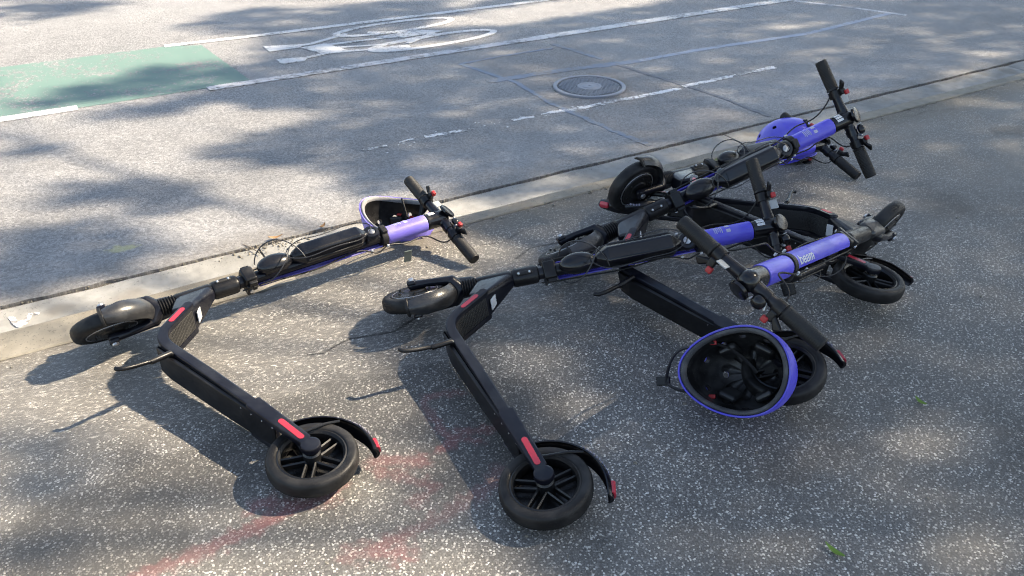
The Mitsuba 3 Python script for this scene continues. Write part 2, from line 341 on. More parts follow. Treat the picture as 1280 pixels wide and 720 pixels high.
mark('lane_line', band([(0.86, 4.578), (1.8, 4.572), (2.95, 4.568)], 0.072, 0.005, 2), 'm_old_white', 'older greyish lane line from the green panel', Z2)
mark('lane_line', band([(2.90, 4.572), (5.24, 4.558), (14, 4.53)], 0.084), 'm_white_paint', 'bright white lane line beyond the worn one', Z2)
mark('lane_line', band([(0.84, 5.595), (1.35, 5.557), (3.44, 5.49), (14, 5.2)], 0.06), 'm_white_paint', 'white line on the far side of the bicycle lane', Z2)
for i, (a, b, w) in enumerate([((1.229, 3.337), (1.345, 3.332), .022), ((1.405, 3.341), (1.50, 3.352), .010), ((1.535, 3.346), (1.745, 3.326), .03), ((2.0, 3.33), (2.118, 3.322), .022), ((2.16, 3.328), (2.21, 3.331), .008), ((2.205, 3.332), (2.335, 3.312), .034), ((2.32, 3.310), (3.02, 3.300), .034), ((3.055, 3.315), (3.75, 3.328), .034)]):
    mark('parking_line', band([a, b], w, 0.011, i), 'm_thin_white', 'worn dash of the thin white parking line')
for pts, w in [([(2.232, 4.312), (2.327, 3.842), (2.295, 3.437), (2.329, 2.946), (2.354, 2.73)], .03), ([(2.933, 4.409), (2.967, 4.194), (2.996, 3.972)], .035), ([(2.232, 4.312), (2.537, 4.327), (2.89, 4.325)], .022)]:
    mark('sealant_strip', band(pts, w, 0.010, 4), 'm_sealant', 'bluish sealed joint of the road patch')
mark('crack_seal', band([(3.008, 3.847), (3.028, 3.649), (3.082, 3.306), (3.105, 3.026), (3.10, 2.74)], .026, 0.012, 7), 'm_crack_seal', 'dark sealed crack running from the patch to the gutter')
mark('sealant_strip', band([(5.18, 4.51), (5.354, 4.158), (5.50, 3.77)], .04, .004, 3), 'm_old_white', 'pale strip crossing the end of the patch')
mark('sealant_strip', band([(5.43, 3.868), (4.508, 3.768), (3.605, 3.833), (3.169, 3.828)], .045, .006, 5), 'm_pale_sealant', 'pale blue strip along the middle of the road patch')
mark('sealant_strip', band([(3.169, 3.828), (2.602, 3.904), (2.2, 3.93)], .06, .012, 6), 'm_sealant', 'bluish sealed joint above the manhole cover')
def ell(cx, cy, a, b, rot=0, n=40):
    t = np.linspace(0, 2 * PI, n, endpoint=False); c, s = math.cos(rot), math.sin(rot)
    return [(cx + a * math.cos(q) * c - b * math.sin(q) * s, cy + a * math.cos(q) * s + b * math.sin(q) * c) for q in t]
def ringp(pts, w): return LineString(pts + pts[:1]).buffer(w / 2)
wheel_a = unary_union([ringp(ell(2.34, 4.86, .44, .115, .05), .044), band([(1.92, 4.86), (2.14, 4.80)], .08)])
wheel_b = ringp(ell(2.27, 5.31, .42, .125, .03), .046)
frame = unary_union([band([(1.93, 4.86), (1.65, 4.925), (1.44, 4.87), (1.34, 4.865)], .035), Polygon([(1.34, 4.945), (1.35, 4.835), (1.48, 4.83), (1.52, 4.90)]),
    Polygon([(1.55, 5.12), (1.63, 4.90), (1.78, 4.91), (1.72, 5.14)]), band([(1.92, 5.30), (1.62, 5.17), (1.40, 5.22)], .035), Polygon([(1.36, 5.27), (1.36, 5.13), (1.55, 5.13), (1.6, 5.19)]),
    band([(1.72, 5.1), (2.10, 5.08), (2.42, 5.03)], .035), band([(2.42, 5.03), (2.16, 4.88)], .035), band([(2.05, 5.26), (2.42, 5.05)], .04), band([(1.72, 5.02), (2.05, 4.92), (2.5, 4.97)], .03), Polygon([(2.05, 5.12), (2.35, 5.16), (2.5, 5.04), (2.2, 5.02)])])
mark('bicycle_symbol', unary_union([wheel_a, wheel_b, frame]).buffer(0.004).buffer(-0.004), 'm_white_paint', 'white painted bicycle symbol in the lane', Z2)
sm = unary_union([band([(-.205, 2.615), (-.190, 2.555), (-.145, 2.605)], .014, .01, 2), Polygon(ell(-.178, 2.565, .022, .013)), band([(-.15, 2.60), (-.128, 2.595)], .012, .006)])
add('gutter__paint_smear', sheet(sm, -0.1025, 0.004), 'm_thin_white', 'white paint smear on the gutter', smooth=False, M=KW)
def speck(n, seed):
    r = np.random.default_rng(seed)
    return unary_union([Polygon(ell(r.uniform(1.2, 2.5), 3.33 + r.normal() * .03, r.uniform(.002, .008), r.uniform(.002, .006))) for _ in range(n)])
k = mark('paint_flakes', speck(40, 3), 'm_thin_white', 'scattered flakes of white paint along the worn line'); labels[k]['kind'] = 'stuff'

# manhole cover
mh = 'manhole_cover'
CU, CV = 2.618, 3.565
labels[mh] = {'label': 'round iron manhole cover with raised chequer pattern in the road patch', 'category': 'manhole cover'}
MH = T((KM @ np.array([[1, 0, 0, CU], [0, 1, 0, CV], [0, 0, 1, ROAD], [0, 0, 0, 1.0]])).tolist())
put(mh + '__frame_ring', lathe([(.172, -.03), (.172, .008), (.175, .0105), (.190, .0105), (.194, .008), (.195, -.03)], 72), 'm_iron', 40, MH)
put(mh + '__plate', lathe([(.1695, -.03), (.1695, .004), (.168, .006), (.0, .006)], 72), 'm_iron_dark', 40, MH)
lugs = []
for i in range(-12, 13):
    for j in range(-12, 13):
        x, y = i * .0145, j * .0145; q = math.hypot(x, y)
        if .072 < q < .158: lugs.append(trimesh.creation.box((.0135, .0062, .003), trimesh.transformations.translation_matrix((x, y, .0075)) @ trimesh.transformations.rotation_matrix(PI / 4 if (i + j) % 2 else -PI / 4, (0, 0, 1))))
put(mh + '__chequer_lugs', cat(*lugs), 'm_iron', False, MH); tag(mh + '__chequer_lugs', kind='stuff')
put(mh + '__boss', lathe([(.066, .005), (.066, .0085), (.063, .0095), (.052, .0095), (.050, .0075), (.040, .0075), (.038, .0100), (.010, .0104), (.008, .006), (0, .006)], 48), 'm_iron', 40, MH)

# ------------------------------------------------------------------ the scooter (built once, placed five times)
lower_parts = []
def S2(name, mesh, m, smooth=35): lower_parts.append((name, mikit.ply(mesh, m, smooth=smooth)))
WB, RAKE, RR, RF = 0.767, 0.2764, 0.0976, 0.0940
A = np.array([-math.sin(RAKE), 0, math.cos(RAKE)]); FWD = np.array([math.cos(RAKE), 0, math.sin(RAKE)])
HUB = np.array([WB, 0, 0.0935])
BEND = np.array([0.572, 0.112]); RA = 1.1377; RD = np.array([math.cos(RA), math.sin(RA)])
def axp(s): return HUB + A * s
body_parts, steer_parts = [], []            # (name, mesh, material, smooth)
def B(name, mesh, m, smooth=35): body_parts.append((name, mikit.ply(mesh, m, smooth=smooth)))
def S(name, mesh, m, smooth=35): steer_parts.append((name, mikit.ply(mesh, m, smooth=smooth)))

# deck: pan, side rails that run from the rear hub round the bend and up the riser, belly box
arc = [BEND + np.array([-0.055, -0.002])] + [BEND + np.array([-.055, -0.002]) * (1 - t) ** 2 + RD * 0.05 * t ** 2 for t in np.linspace(.15, 1, 7)]
line = [(0.0, RR), (.13, .103), (.35, .109)] + [tuple(x) for x in arc] + [tuple(BEND + RD * .10), tuple(BEND + RD * .142)]
rail = LineString(line).buffer(.0130, quad_segs=6)
rail = rail.union(Polygon([(.02, .088), (.02, .1125), (.2, .123), (.2, .091)]).buffer(.003)).union(Point(0, RR).buffer(.0215))
rail = rail.simplify(.0004)
deck = cat(prism(rail, .0300, .0465, .004), prism(rail, -.0465, -.0300, .004))
pan_l = [(.13, .106), (.35, .110)] + [tuple(x) for x in arc] + [tuple(BEND + RD * .10), tuple(BEND + RD * .142)]
pan = LineString(pan_l).buffer(.0085, cap_style='flat').simplify(.0004)
belly = Polygon([(.09, .096), (.52, .102), (.548, .099), (.545, .090), (.50, .084), (.30, .085), (.12, .089)]).buffer(-.003).buffer(.003)
B('deck', cat(deck, prism(pan, -.031, .031, .002)), 'm_rail', 30)
B('deck__belly_cover', prism(belly, -.0365, .0365, .003), 'm_plastic', 30)
# rubber mat with a raised grid, on the upper face of pan and riser
def offset_line(pts, d):
    g = LineString(pts).parallel_offset(d, 'left', join_style=1) if hasattr(LineString(pts), 'parallel_offset') else LineString(pts).offset_curve(d)
    c = np.array(g.coords); return c if np.linalg.norm(c[0] - pts[0]) < np.linalg.norm(c[-1] - pts[0]) else c[::-1]
matc = LineString(offset_line(pan_l, .0095))
ribs = []
L = matc.length
base = matc.buffer(.0014, cap_style='flat').simplify(.0002)
mats = [prism(base, -.0285, .0285, .0006)]
for q in np.arange(.006, L - .003, .0058):
    p = np.array(matc.interpolate(q).coords[0]); p2 = np.array(matc.interpolate(min(q + .002, L)).coords[0]); t = (p2 - p) / (np.linalg.norm(p2 - p) + 1e-9); nn = np.array([-t[1], t[0]])
    a = math.atan2(t[1], t[0])
    for y in np.arange(-.0255, .0256, .0051):
        b = trimesh.creation.box((.0043, .0037, .0020)); b.apply_transform(trimesh.transformations.rotation_matrix(-a, (0, 1, 0))); b.apply_translation([p[0] + nn[0] * .0018, y, p[1] + nn[1] * .0018]); mats.append(b)
B('deck__grip_mat', cat(*mats), 'm_grip_mat', False)
# red strips on the riser and on the rear arms, both sides
def strip(a, b, w, s):
    g = LineString([a, b]).buffer(w / 2, cap_style='round', quad_segs=3); y = .0465
    return prism(g, y - .002, y + .0012, .0006) if s > 0 else prism(g, -y - .0012, -y + .002, .0006)
for s in (1, -1):
    B('deck__reflector', strip(BEND + RD * .066, BEND + RD * .116, .013, s), 'm_red')
    B('deck__reflector', strip((.030, RR + .001), (.100, RR + .006), .0135, s), 'm_red')
for x in (.115, .150, .185, .220): B('deck__screw', trimesh.creation.icosphere(1, .0020).apply_translation([x, .028, .0875 + (.22 - x) * .02]), 'm_steel')
# neck between riser and head tube
top = BEND + RD * .142
nk = hull((top[0] - .001, .031, top[1] + .001, .0105), (top[0] - .001, -.031, top[1] + .001, .0105), (top[0] + .030, .022, top[1] - .022, .008), (top[0] + .030, -.022, top[1] - .022, .008), (*(axp(.185)), .020), (*(axp(.262)), .021))
B('neck', nk, 'm_rail', 30)
ht = tube([axp(s) for s in (.168, .172, .262, .268)], [.020, .0235, .0235, .021], 24)
B('neck__head_tube', ht, 'm_plastic')
e = axp(.235) - np.array([top[0], 0, top[1]]); e /= np.linalg.norm(e); nrm = np.array([-e[2], 0, e[0]])
pl = rbox(.030, .034, .003, r=.001); Rm = np.eye(4); Rm[:3, 0] = e; Rm[:3, 1] = [0, 1, 0]; Rm[:3, 2] = nrm
pl.apply_transform(Rm); pl.apply_translation(np.array([top[0], 0, top[1]]) + e * .016 + nrm * .0185)
B('neck__sticker', pl, 'm_sticker')
# kickstand, folded out
kp = np.array([.487, .046, .092])
B('kickstand', cat(tube([kp + [0, -.02, .01], kp, kp + [.001, .004, -.050]], [.0075, .0078, .0072], 12), tube(spline([kp + [.001, .004, -.045], kp + [.002, .013, -.080], kp + [.003, .021, -.108], kp + [.006, .023, -.117], kp + [.017, .023, -.124]], 24), .0054, 12)), 'm_plastic')
# rear wheel
tw = torus_y(RR, .041, .027, sq=2.9)
gro = cat(*[torus_y(RR + .0006, .003, .004, 64, 8, 2) for _ in (0,)])
B('rear_wheel', (lambda: cat(
    lathe([(.0745, -.016), (.0745, .016), (.0705, .0175), (.0655, .012), (.0645, 0), (.0655, -.012), (.0705, -.0175), (.0745, -.016)], 56, 'y').apply_translation([0, 0, 0]),
    lathe([(.0, -.024), (.016, -.024), (.019, -.020), (.019, .020), (.016, .024), (0, .024)], 28, 'y'),
    *[tube([[.018 * math.cos(a + o * 1.7), 0, .018 * math.sin(a + o * 1.7)], [.067 * math.cos(a + o * .48), 0, .067 * math.sin(a + o * .48)]], [.0088, .0080], 8, ref=[0, 1, 0], flat=.42) for a in np.arange(5) * 2 * PI / 5 + .3 for o in (-.32, .32)]
    ))().apply_translation([0, 0, RR]), 'm_rim', 30)
B('rear_wheel__tyre', tw.copy().apply_translation([0, 0, RR]), 'm_tyre', 50)
B('rear_wheel__axle_nut', cat(lathe([(0, -.0475), (.005, -.0475), (.005, .030), (0, .030)], 6, 'y')).apply_translation([0, 0, RR]), 'm_steel')
# rear fender, wrapping over the top of the wheel and standing off at the tail
def arc_shell(a0, a1, r0, r1, w, crown, t, n=40, k=9, c=(0, 0), taper=0.25):
    rs = []
    for i in range(n):
        f = i / (n - 1); a = a0 + (a1 - a0) * f; r = r0 + (r1 - r0) * f ** 2.2
        e = np.array([math.cos(a), 0, math.sin(a)]); ww = w * (1 - taper * max(0, f - .75) / .25 * 1.5) * (.55 + .45 * min(1, f / .06))
        out = [e * (r + crown * (1 - q * q)) + np.array([0, q * ww / 2, 0]) for q in np.linspace(-1, 1, k)]
        inn = [e * (r + crown * (1 - q * q) - t) + np.array([0, q * ww / 2 * .96, 0]) for q in np.linspace(1, -1, k)]
        rs.append(np.array(out + inn) + np.array([c[0], 0, c[1]]))
    m = rings(rs); trimesh.repair.fix_normals(m); return m
B('rear_fender', cat(arc_shell(math.radians(8), math.radians(134), .107, .132, .046, .010, .003, c=(0, RR)), *[tube([[.055, s * .028, RR + .02], [.04, s * .024, RR + .075], [.028, s * .018, RR + .105]], .003, 8) for s in (1, -1)]), 'm_gloss_black', 35)
fm = []
for k_, a_ in enumerate(np.radians(np.arange(70, 112, 4.4))):
    f_ = (a_ - math.radians(8)) / math.radians(126); r_ = .107 + .025 * f_ ** 2.2 + .010 * (1 - .45 ** 2) + .0002
    b_ = trimesh.creation.box((.0008, .0065 if k_ % 3 else .009, .0052)); b_.apply_transform(trimesh.transformations.rotation_matrix(-a_, (0, 1, 0)))
    b_.apply_transform(trimesh.transformations.translation_matrix([r_ * math.cos(a_), .0105, RR + r_ * math.sin(a_)]))
    fm.append(b_)
B('rear_fender__printed_marks', cat(*fm), 'm_print', False)
B('rear_fender__tail_reflector', arc_shell(math.radians(116), math.radians(130), .1375, .1405, .020, .004, .006, n=10, c=(0, RR), taper=0), 'm_red')

# --- steered group: z along the steering axis from the front hub, x forwards, y left
S2('front_wheel', cat(lathe([(0, -.026), (.030, -.026), (.034, -.023), (.058, -.021), (.060, -.017), (.066, -.0175), (.0705, -.014), (.0705, .014), (.066, .0175), (.060, .017), (.058, .021), (.034, .023), (.030, .026), (0, .026)], 48, 'y'),
    *[lathe([(0, -.0275), (.003, -.0275), (.0035, .0275), (0, .0275)], 8, 'y').apply_translation([.047 * math.cos(a), 0, .047 * math.sin(a)]) for a in np.arange(6) * PI / 3]), 'm_rim', 30)
S2('front_wheel__tyre', torus_y(RF, .041, .030), 'm_tyre', 50)
S2('front_wheel__cover_ring', cat(*[torus_y(.0645, .003, .003, 56, 8, 2).apply_translation([0, s * .0185, 0]) for s in (1, -1)]), 'm_steel', 50)
fk = []
for s in (1, -1):
    fk += [hull((0, s * .037, -.004, .013), (-.004, s * .037, .045, .010), (.002, s * .040, -.004, .010)), hull((-.004, s * .037, .040, .0105), (0, s * .030, .105, .013)), rbox(.030, .012, .024, (-.002, s * .046, -.004), .004)]
fk += [hull((.0, .028, .104, .016), (.0, -.028, .104, .016), (0, 0, .122, .022), (.012, 0, .106, .020)), tube([[0, 0, .100], [0, 0, .172]], .0165, 20)]
S2('fork', cat(*fk), 'm_rail', 35)
for s in (1, -1): S2('fork__axle_bolt', lathe([(0, -.004), (.0085, -.004), (.0085, .003), (.006, .005), (0, .005)], 12, 'y').apply_translation([-.002, s * .053, -.004]), 'm_silver')
prof = [(.0165, .124)]
for i in range(6): prof += [(.0195, .126 + i * .0072), (.0245, .1285 + i * .0072), (.0245, .1300 + i * .0072), (.0195, .1325 + i * .0072)]
prof += [(.0165, .170)]
S2('bellows', lathe(prof, 28), 'm_rubber', 40)
S2('front_fender', arc_shell(PI * .53, PI * 1.05, .100, .103, .056, .014, .003, n=30, k=13, taper=0.2), 'm_fender', 40)
S2('front_fender__edge_trim', cat(arc_shell(PI * 1.05, PI * 1.075, .1026, .1026, .050, .0140, .003, n=5, k=13, taper=0)), 'm_rubber', 40)
S2('fork__front_cover', hull((.014, .020, .085, .014), (.014, -.020, .085, .014), (.012, .014, .155, .014), (.012, -.014, .155, .014), (.024, 0, .105, .012)), 'm_fender', 50)
S('stem', tube([[0, 0, .168], [0, 0, .27], [0, 0, .6], [0, 0, .965]], [.0185, .0178, .0172, .0172], 24), 'm_rail')
S('fold_collar', lathe([(.018, .266), (.0235, .270), (.0255, .276), (.0258, .330), (.0240, .338), (.018, .342)], 32), 'm_plastic')
S('fold_collar__button', hull((-.0235, .004, .284, .0065), (-.0235, .004, .318, .0065)), 'm_rubber')
S('fold_collar__rivet', cat(hull((-.0275, .004, .286, .0042)), hull((-.0275, .004, .316, .0042))), 'm_silver')
S('stem_clamp', cat(rbox(.054, .050, .036, (-.002, 0, .372), .006), rbox(.014, .070, .024, (-.014, 0, .374), .003), rbox(.034, .066, .016, (.010, 0, .364), .003)), 'm_plastic', 30)
for s in (1, -1): S('stem_clamp__bolt', lathe([(0, -.003), (.0055, -.003), (.0055, .002), (0, .003)], 8, 'y').apply_translation([.012, s * .033, .367]), 'm_silver')
pod = tri(m3.Manifold.sphere(1.0, 40).scale([.026, .030, .052])); pod.vertices[:, 0] = np.where(pod.vertices[:, 0] > .006, .006, pod.vertices[:, 0])
S('control_box', cat(pod.apply_translation([-.032, 0, .450]), rbox(.02, .036, .07, (-.018, 0, .450), .006)), 'm_gloss_black', 50)
bat = hull(*[(x, y, z, .012) for z in (.535, .708) for x, y in ((-.030, .021), (-.030, -.021), (-.050, .012), (-.050, -.012))], (-.036, 0, .512, .016), (-.036, 0, .730, .012))
S('battery_pack', bat, 'm_gloss_black', 50)
S('battery_pack__side_rib', cat(*[hull((-.0555, s * .0135, .55, .0035), (-.0555, s * .0135, .70, .0035)) for s in (1, -1)], *[hull((-.036, s * .0315, .54, .003), (-.036, s * .0315, .71, .003)) for s in (1, -1)]), 'm_plastic')
# purple front cover: a half shell
def half_shell(z0, z1, r, a0, n=20, t=.003):
    rs = []
    for z, dr_ in ((z0, .003), (z0 + .004, 0), (z1 - .004, 0), (z1, .003)):
        th = np.linspace(-a0, a0, n)
        o = np.stack([(r - dr_) * np.cos(th) + .001, (r - dr_) * np.sin(th), np.full(n, z)], 1); i = np.stack([(r - t) * np.cos(th[::-1]) * .98 + .001, (r - t) * np.sin(th[::-1]), np.full(n, z)], 1)
        rs.append(np.vstack([o, i]))
    m = rings(rs); trimesh.repair.fix_normals(m); return m
COVER = half_shell(.394, .792, .0282, 1.15)
SLEEVE = lathe([(.0175, .806), (.0260, .808), (.0272, .812), (.0272, .944), (.0260, .949), (.0175, .951)], 40)
S('stem_strap', cat(lathe([(.018, .786), (.0295, .787), (.0305, .790), (.0305, .803), (.0295, .806), (.018, .807)], 32), rbox(.016, .030, .020, (-.030, 0, .797), .004)), 'm_rubber')
def wrap(m, r):
    v = m.vertices; a = v[:, 1] / r; rr = r + v[:, 2]
    m.vertices = np.stack([rr * np.cos(a) + .001, rr * np.sin(a), v[:, 0]], 1); return m
tx = meshkit.text_mesh('beam', .0215, .0009, bold=True); tx = trimesh.Trimesh(*trimesh.remesh.subdivide_to_size(tx.vertices, tx.faces, .004))
tx.vertices[:, 0] *= 1.25; w_ = tx.vertices[:, 0].max()
tv = tx.vertices.copy(); tx.vertices = np.stack([.776 - tv[:, 0], tv[:, 1] - .024, tv[:, 2] - .0002], 1)
S('stem_cover__lettering', wrap(tx, .0282), 'm_sticker', False)
# pale printed marks on the sleeve (icons and small lines)
pm = []
for i, (z, y, a, b) in enumerate([(.880, .010, .012, .010), (.880, -.008, .012, .010)] + [(.862 - .005 * j, .002, .0022, .024 - .004 * (j % 3)) for j in range(5)]):
    bx = trimesh.creation.box((a, b, .0008)); bx = trimesh.Trimesh(*trimesh.remesh.subdivide_to_size(bx.vertices, bx.faces, .005)); bx.apply_translation([z, y, .0003]); pm.append(bx)
pmm = cat(*pm); v = pmm.vertices; a = v[:, 1] / .0272 + PI * .80
pmm.vertices = np.stack([(.0272 + v[:, 2]) * np.cos(a), (.0272 + v[:, 2]) * np.sin(a), v[:, 0]], 1); trimesh.repair.fix_normals(pmm)
S('stem_sleeve__printed_marks', pmm, 'm_print', False)
S('round_module', cat(lathe([(0, 0), (.024, 0), (.026, .004), (.026, .014), (.022, .020), (.014, .021), (.012, .018), (0, .018)], 32, 'x').apply_scale([-1, 1, 1]).apply_translation([-.020, 0, .757]), rbox(.022, .044, .046, (-.018, 0, .757), .006)), 'm_rail', 40)
lens = lathe([(0, 0), (.0105, 0), (.0105, .002), (0, .005)], 24, 'x'); lens.vertices[:, 0] *= -1; lens.invert(); lens.apply_translation([-.038, 0, .757])
S('round_module__lens', lens, 'm_steel')
S('head', cat(lathe([(.0175, .950), (.0240, .952), (.0255, .957), (.0258, 1.005), (.0250, 1.016), (.0215, 1.026), (.013, 1.032), (0, 1.034)], 32), hull((0, .020, 1.006, .017), (0, -.020, 1.006, .017))), 'm_gloss_black', 40)
dash = lathe([(0, -.006), (.020, -.006), (.0245, -.003), (.0245, .004), (.021, .0065), (0, .0075)], 36); dash.vertices[:, 0] *= 1.25
dash.apply_transform(trimesh.transformations.rotation_matrix(-.85, (0, 1, 0))); dash.apply_translation([-.022, 0, 1.030])
S('head__display', dash, 'm_gloss_black', 40)
st = [trimesh.creation.box((.022, .0075, .0008)).apply_translation([.974, y, .0003]) for y in (.012, .002, -.008)]
st = cat(*[trimesh.Trimesh(*trimesh.remesh.subdivide_to_size(b.vertices, b.faces, .005)) for b in st]); v = st.vertices; a = v[:, 1] / .0256 + PI * .78
st.vertices = np.stack([(.0259 + v[:, 2]) * np.cos(a), (.0259 + v[:, 2]) * np.sin(a), v[:, 0]], 1); trimesh.repair.fix_normals(st)
S('head__sticker', st, 'm_sticker', False)
BZ, BW = 1.008, .201
S('handlebar', tube([[0, y, BZ] for y in (-.195, -.06, -.025, .025, .06, .195)], [.0135, .0138, .0165, .0165, .0138, .0135], 20, ref=[0, 0, 1.0]), 'm_rail')
def grip_mesh(s):
    pts, rr = [], []
    n = 46
    for i in range(n):
        f = i / (n - 1); pts.append([0, s * (.099 + f * (BW - .099)), BZ]); rr.append((.0172 + .0022 * (1 - abs(2 * f - 1) ** 3) * .4 + (.0007 if i % 2 else 0)) * (1.0 if 0 < i < n - 1 else .9) + (.0018 if i < 3 else 0))
    return tube(pts, rr, 24, ref=[0, 0, 1.0])
for s in (1, -1): S('grip', grip_mesh(s), 'm_rubber', 25)
for s in (1, -1):
    S('thumb_lever', cat(tube([[0, s * .074, BZ], [0, s * .097, BZ]], .0192, 24, ref=[0, 0, 1.0]), rbox(.026, .018, .016, (-.020, s * .085, BZ + .012), .004), hull((-.018, s * .088, BZ + .012, .006), (-.038, s * .108, BZ + .016, .0045), (-.030, s * .118, BZ + .018, .004))), 'm_plastic', 35)
    S('thumb_lever__red_tip', rbox(.015, .015, .012, (-.034, s * .079, BZ + .018), .003), 'm_red_lever')
bell = lathe([(0, .022), (.008, .021), (.0145, .016), (.0165, .008), (.0165, .004), (.014, .002), (.008, 0), (0, 0)][::-1], 28)
bell.apply_transform(trimesh.transformations.rotation_matrix(-.5, (0, 1, 0))); bell.apply_translation([-.008, -.048, BZ + .018])
S('bell', cat(bell, tube([[0, -.058, BZ], [0, -.040, BZ]], .0175, 20, ref=[0, 0, 1.0])), 'm_gloss_black', 40)
S('bell__striker', cat(hull((-.022, -.066, BZ + .014, .004), (-.010, -.060, BZ + .012, .004)), hull((-.012, -.032, BZ + .026, .003), (-.016, -.030, BZ + .030, .003))), 'm_steel')
S('tag_plate', rbox(.003, .026, .026, (0, .061, BZ + .025), .001), 'm_tag', 30)
# cables: brake lines down both sides of the stem, and the wire loop round battery and box
def cab(pts, r=.0022, n=60): return tube(spline(pts, n), r, 8)
S('brake_cable', cat(cab([[.012, .085, BZ - .012], [.035, .060, BZ - .035], [.052, .046, .945], [.034, .046, .86], [.012, .0315, .79], [.004, .034, .62], [.004, .033, .50], [.002, .031, .40], [.006, .026, .345]]),
    cab([[.012, -.085, BZ - .012], [.032, -.058, BZ - .040], [.030, -.032, .95], [.020, -.036, .86], [.010, -.034, .79], [.018, -.040, .765], [.006, -.034, .735], [.004, -.034, .60], [.004, -.033, .48], [.002, -.031, .40], [.006, -.026, .345]])), 'm_rubber')
S('brake_cable__cable_tie', cat(*[rbox(.010, .006, .008, (.008, s * .034, z), .002) for s in (1, -1) for z in (.745, .80)]), 'm_sticker', 30)
lp = [[-.058 - .006 * math.sin(3 * a + 1), (.041 + .010 * math.sin(2 * a + .6)) * math.sin(a), .618 + .134 * math.cos(a)] for a in np.arange(10) * 2 * PI / 10]
S('wire_loop', cat(tube(spline(lp, 90, True), .0016, 8), cab([[-.050, .028, .515], [-.072, .006, .497], [-.074, -.034, .468], [-.036, -.052, .425], [-.012, -.034, .402]], .0017),
    cab([[-.048, -.030, .530], [-.074, .012, .508], [-.078, .044, .470], [-.052, .056, .432], [-.014, .034, .405]], .0018)), 'm_wire', 40)

def rodrigues(r):
    th = np.linalg.norm(r); k = np.asarray(r) / th; K = np.array([[0, -k[2], k[1]], [k[2], 0, -k[0]], [-k[1], k[0], 0]])
    return np.eye(3) + math.sin(th) * K + (1 - math.cos(th)) * K @ K
def frame(R3, t): M = np.eye(4); M[:3, :3] = R3; M[:3, 3] = t; return M
def steer_mat(a):
    f = FWD * math.cos(a) + np.array([0, 1, 0]) * math.sin(a); l = -FWD * math.sin(a) + np.array([0, 1, 0]) * math.cos(a)
    return frame(np.stack([f, l, A], 1), HUB)
POSE = [
    ([-.4828, 1.2671, .0468], [.6693, 1.8226, 1.8981], -1.2877, -.80, 'black and faded purple electric scooter lying alone at left beside the kerb', 'm_purple_faded'),
    ([-.0184, 1.2211, .0333], [.9116, 1.3691, 1.6437], -.8421, -.42, 'electric scooter lying in front of the pile, its rear wheel nearest the viewer', 'm_purple'),
    ([.5733, 1.5563, .0548], [.6691, 1.3853, 1.8752], -.6590, -.58, 'electric scooter on top of the pile, its handlebar raised highest over the kerb', 'm_purple'),
    ([.4544, 2.6767, .0400], [1.2606, -.3036, -.2858], 1.0223, 1.0223, 'electric scooter with white lettering on its purple stem, lying the opposite way', 'm_purple'),
    ([.9365, 1.9489, .0971], [.7613, 1.9079, 1.8555], -1.3249, -1.3249, 'electric scooter buried under the pile, its front wheel standing up by the kerb', 'm_purple')]
cover_ply, sleeve_ply = {}, {}
SC = []
for t, r, sa, sw, lab, pur_m in POSE:
    if pur_m not in cover_ply: cover_ply[pur_m] = mikit.ply(COVER, pur_m, smooth=40); sleeve_ply[pur_m] = mikit.ply(SLEEVE, pur_m, smooth=40)
    Mb = frame(rodrigues(r), t); Ms = Mb @ steer_mat(sa)
    key = numbered('electric_scooter')
    labels[key] = {'label': lab, 'category': 'electric scooter', 'group': 'shared electric scooters lying on the footpath'}
    SC.append((key, Mb, Ms))
    for parts, M in ((body_parts, Mb), (lower_parts, Mb @ steer_mat(sw)), (steer_parts + [('stem_cover', cover_ply[pur_m]), ('stem_sleeve', sleeve_ply[pur_m])], Ms)):
        W = T(M.tolist())
        for name, shape in parts: scene[numbered(f'{key}__{name}')] = {**shape, 'to_world': W}
tag(SC[3][0] + '__stem_cover__lettering', 'white lettering reading beam on the purple stem cover')

tg = rbox(.024, .003, .044, (0, 0, 0), .001); tg.apply_transform(trimesh.transformations.rotation_matrix(.5, (0, 0, 1)) @ trimesh.transformations.rotation_matrix(.25, (1, 0, 0))); tg.apply_translation([-.320, 2.265, .038])
put(SC[0][0] + '__hanging_tag', tg, 'm_green_tag', 30); tag(SC[0][0] + '__hanging_tag', 'grey green tag hanging below the purple sleeve')

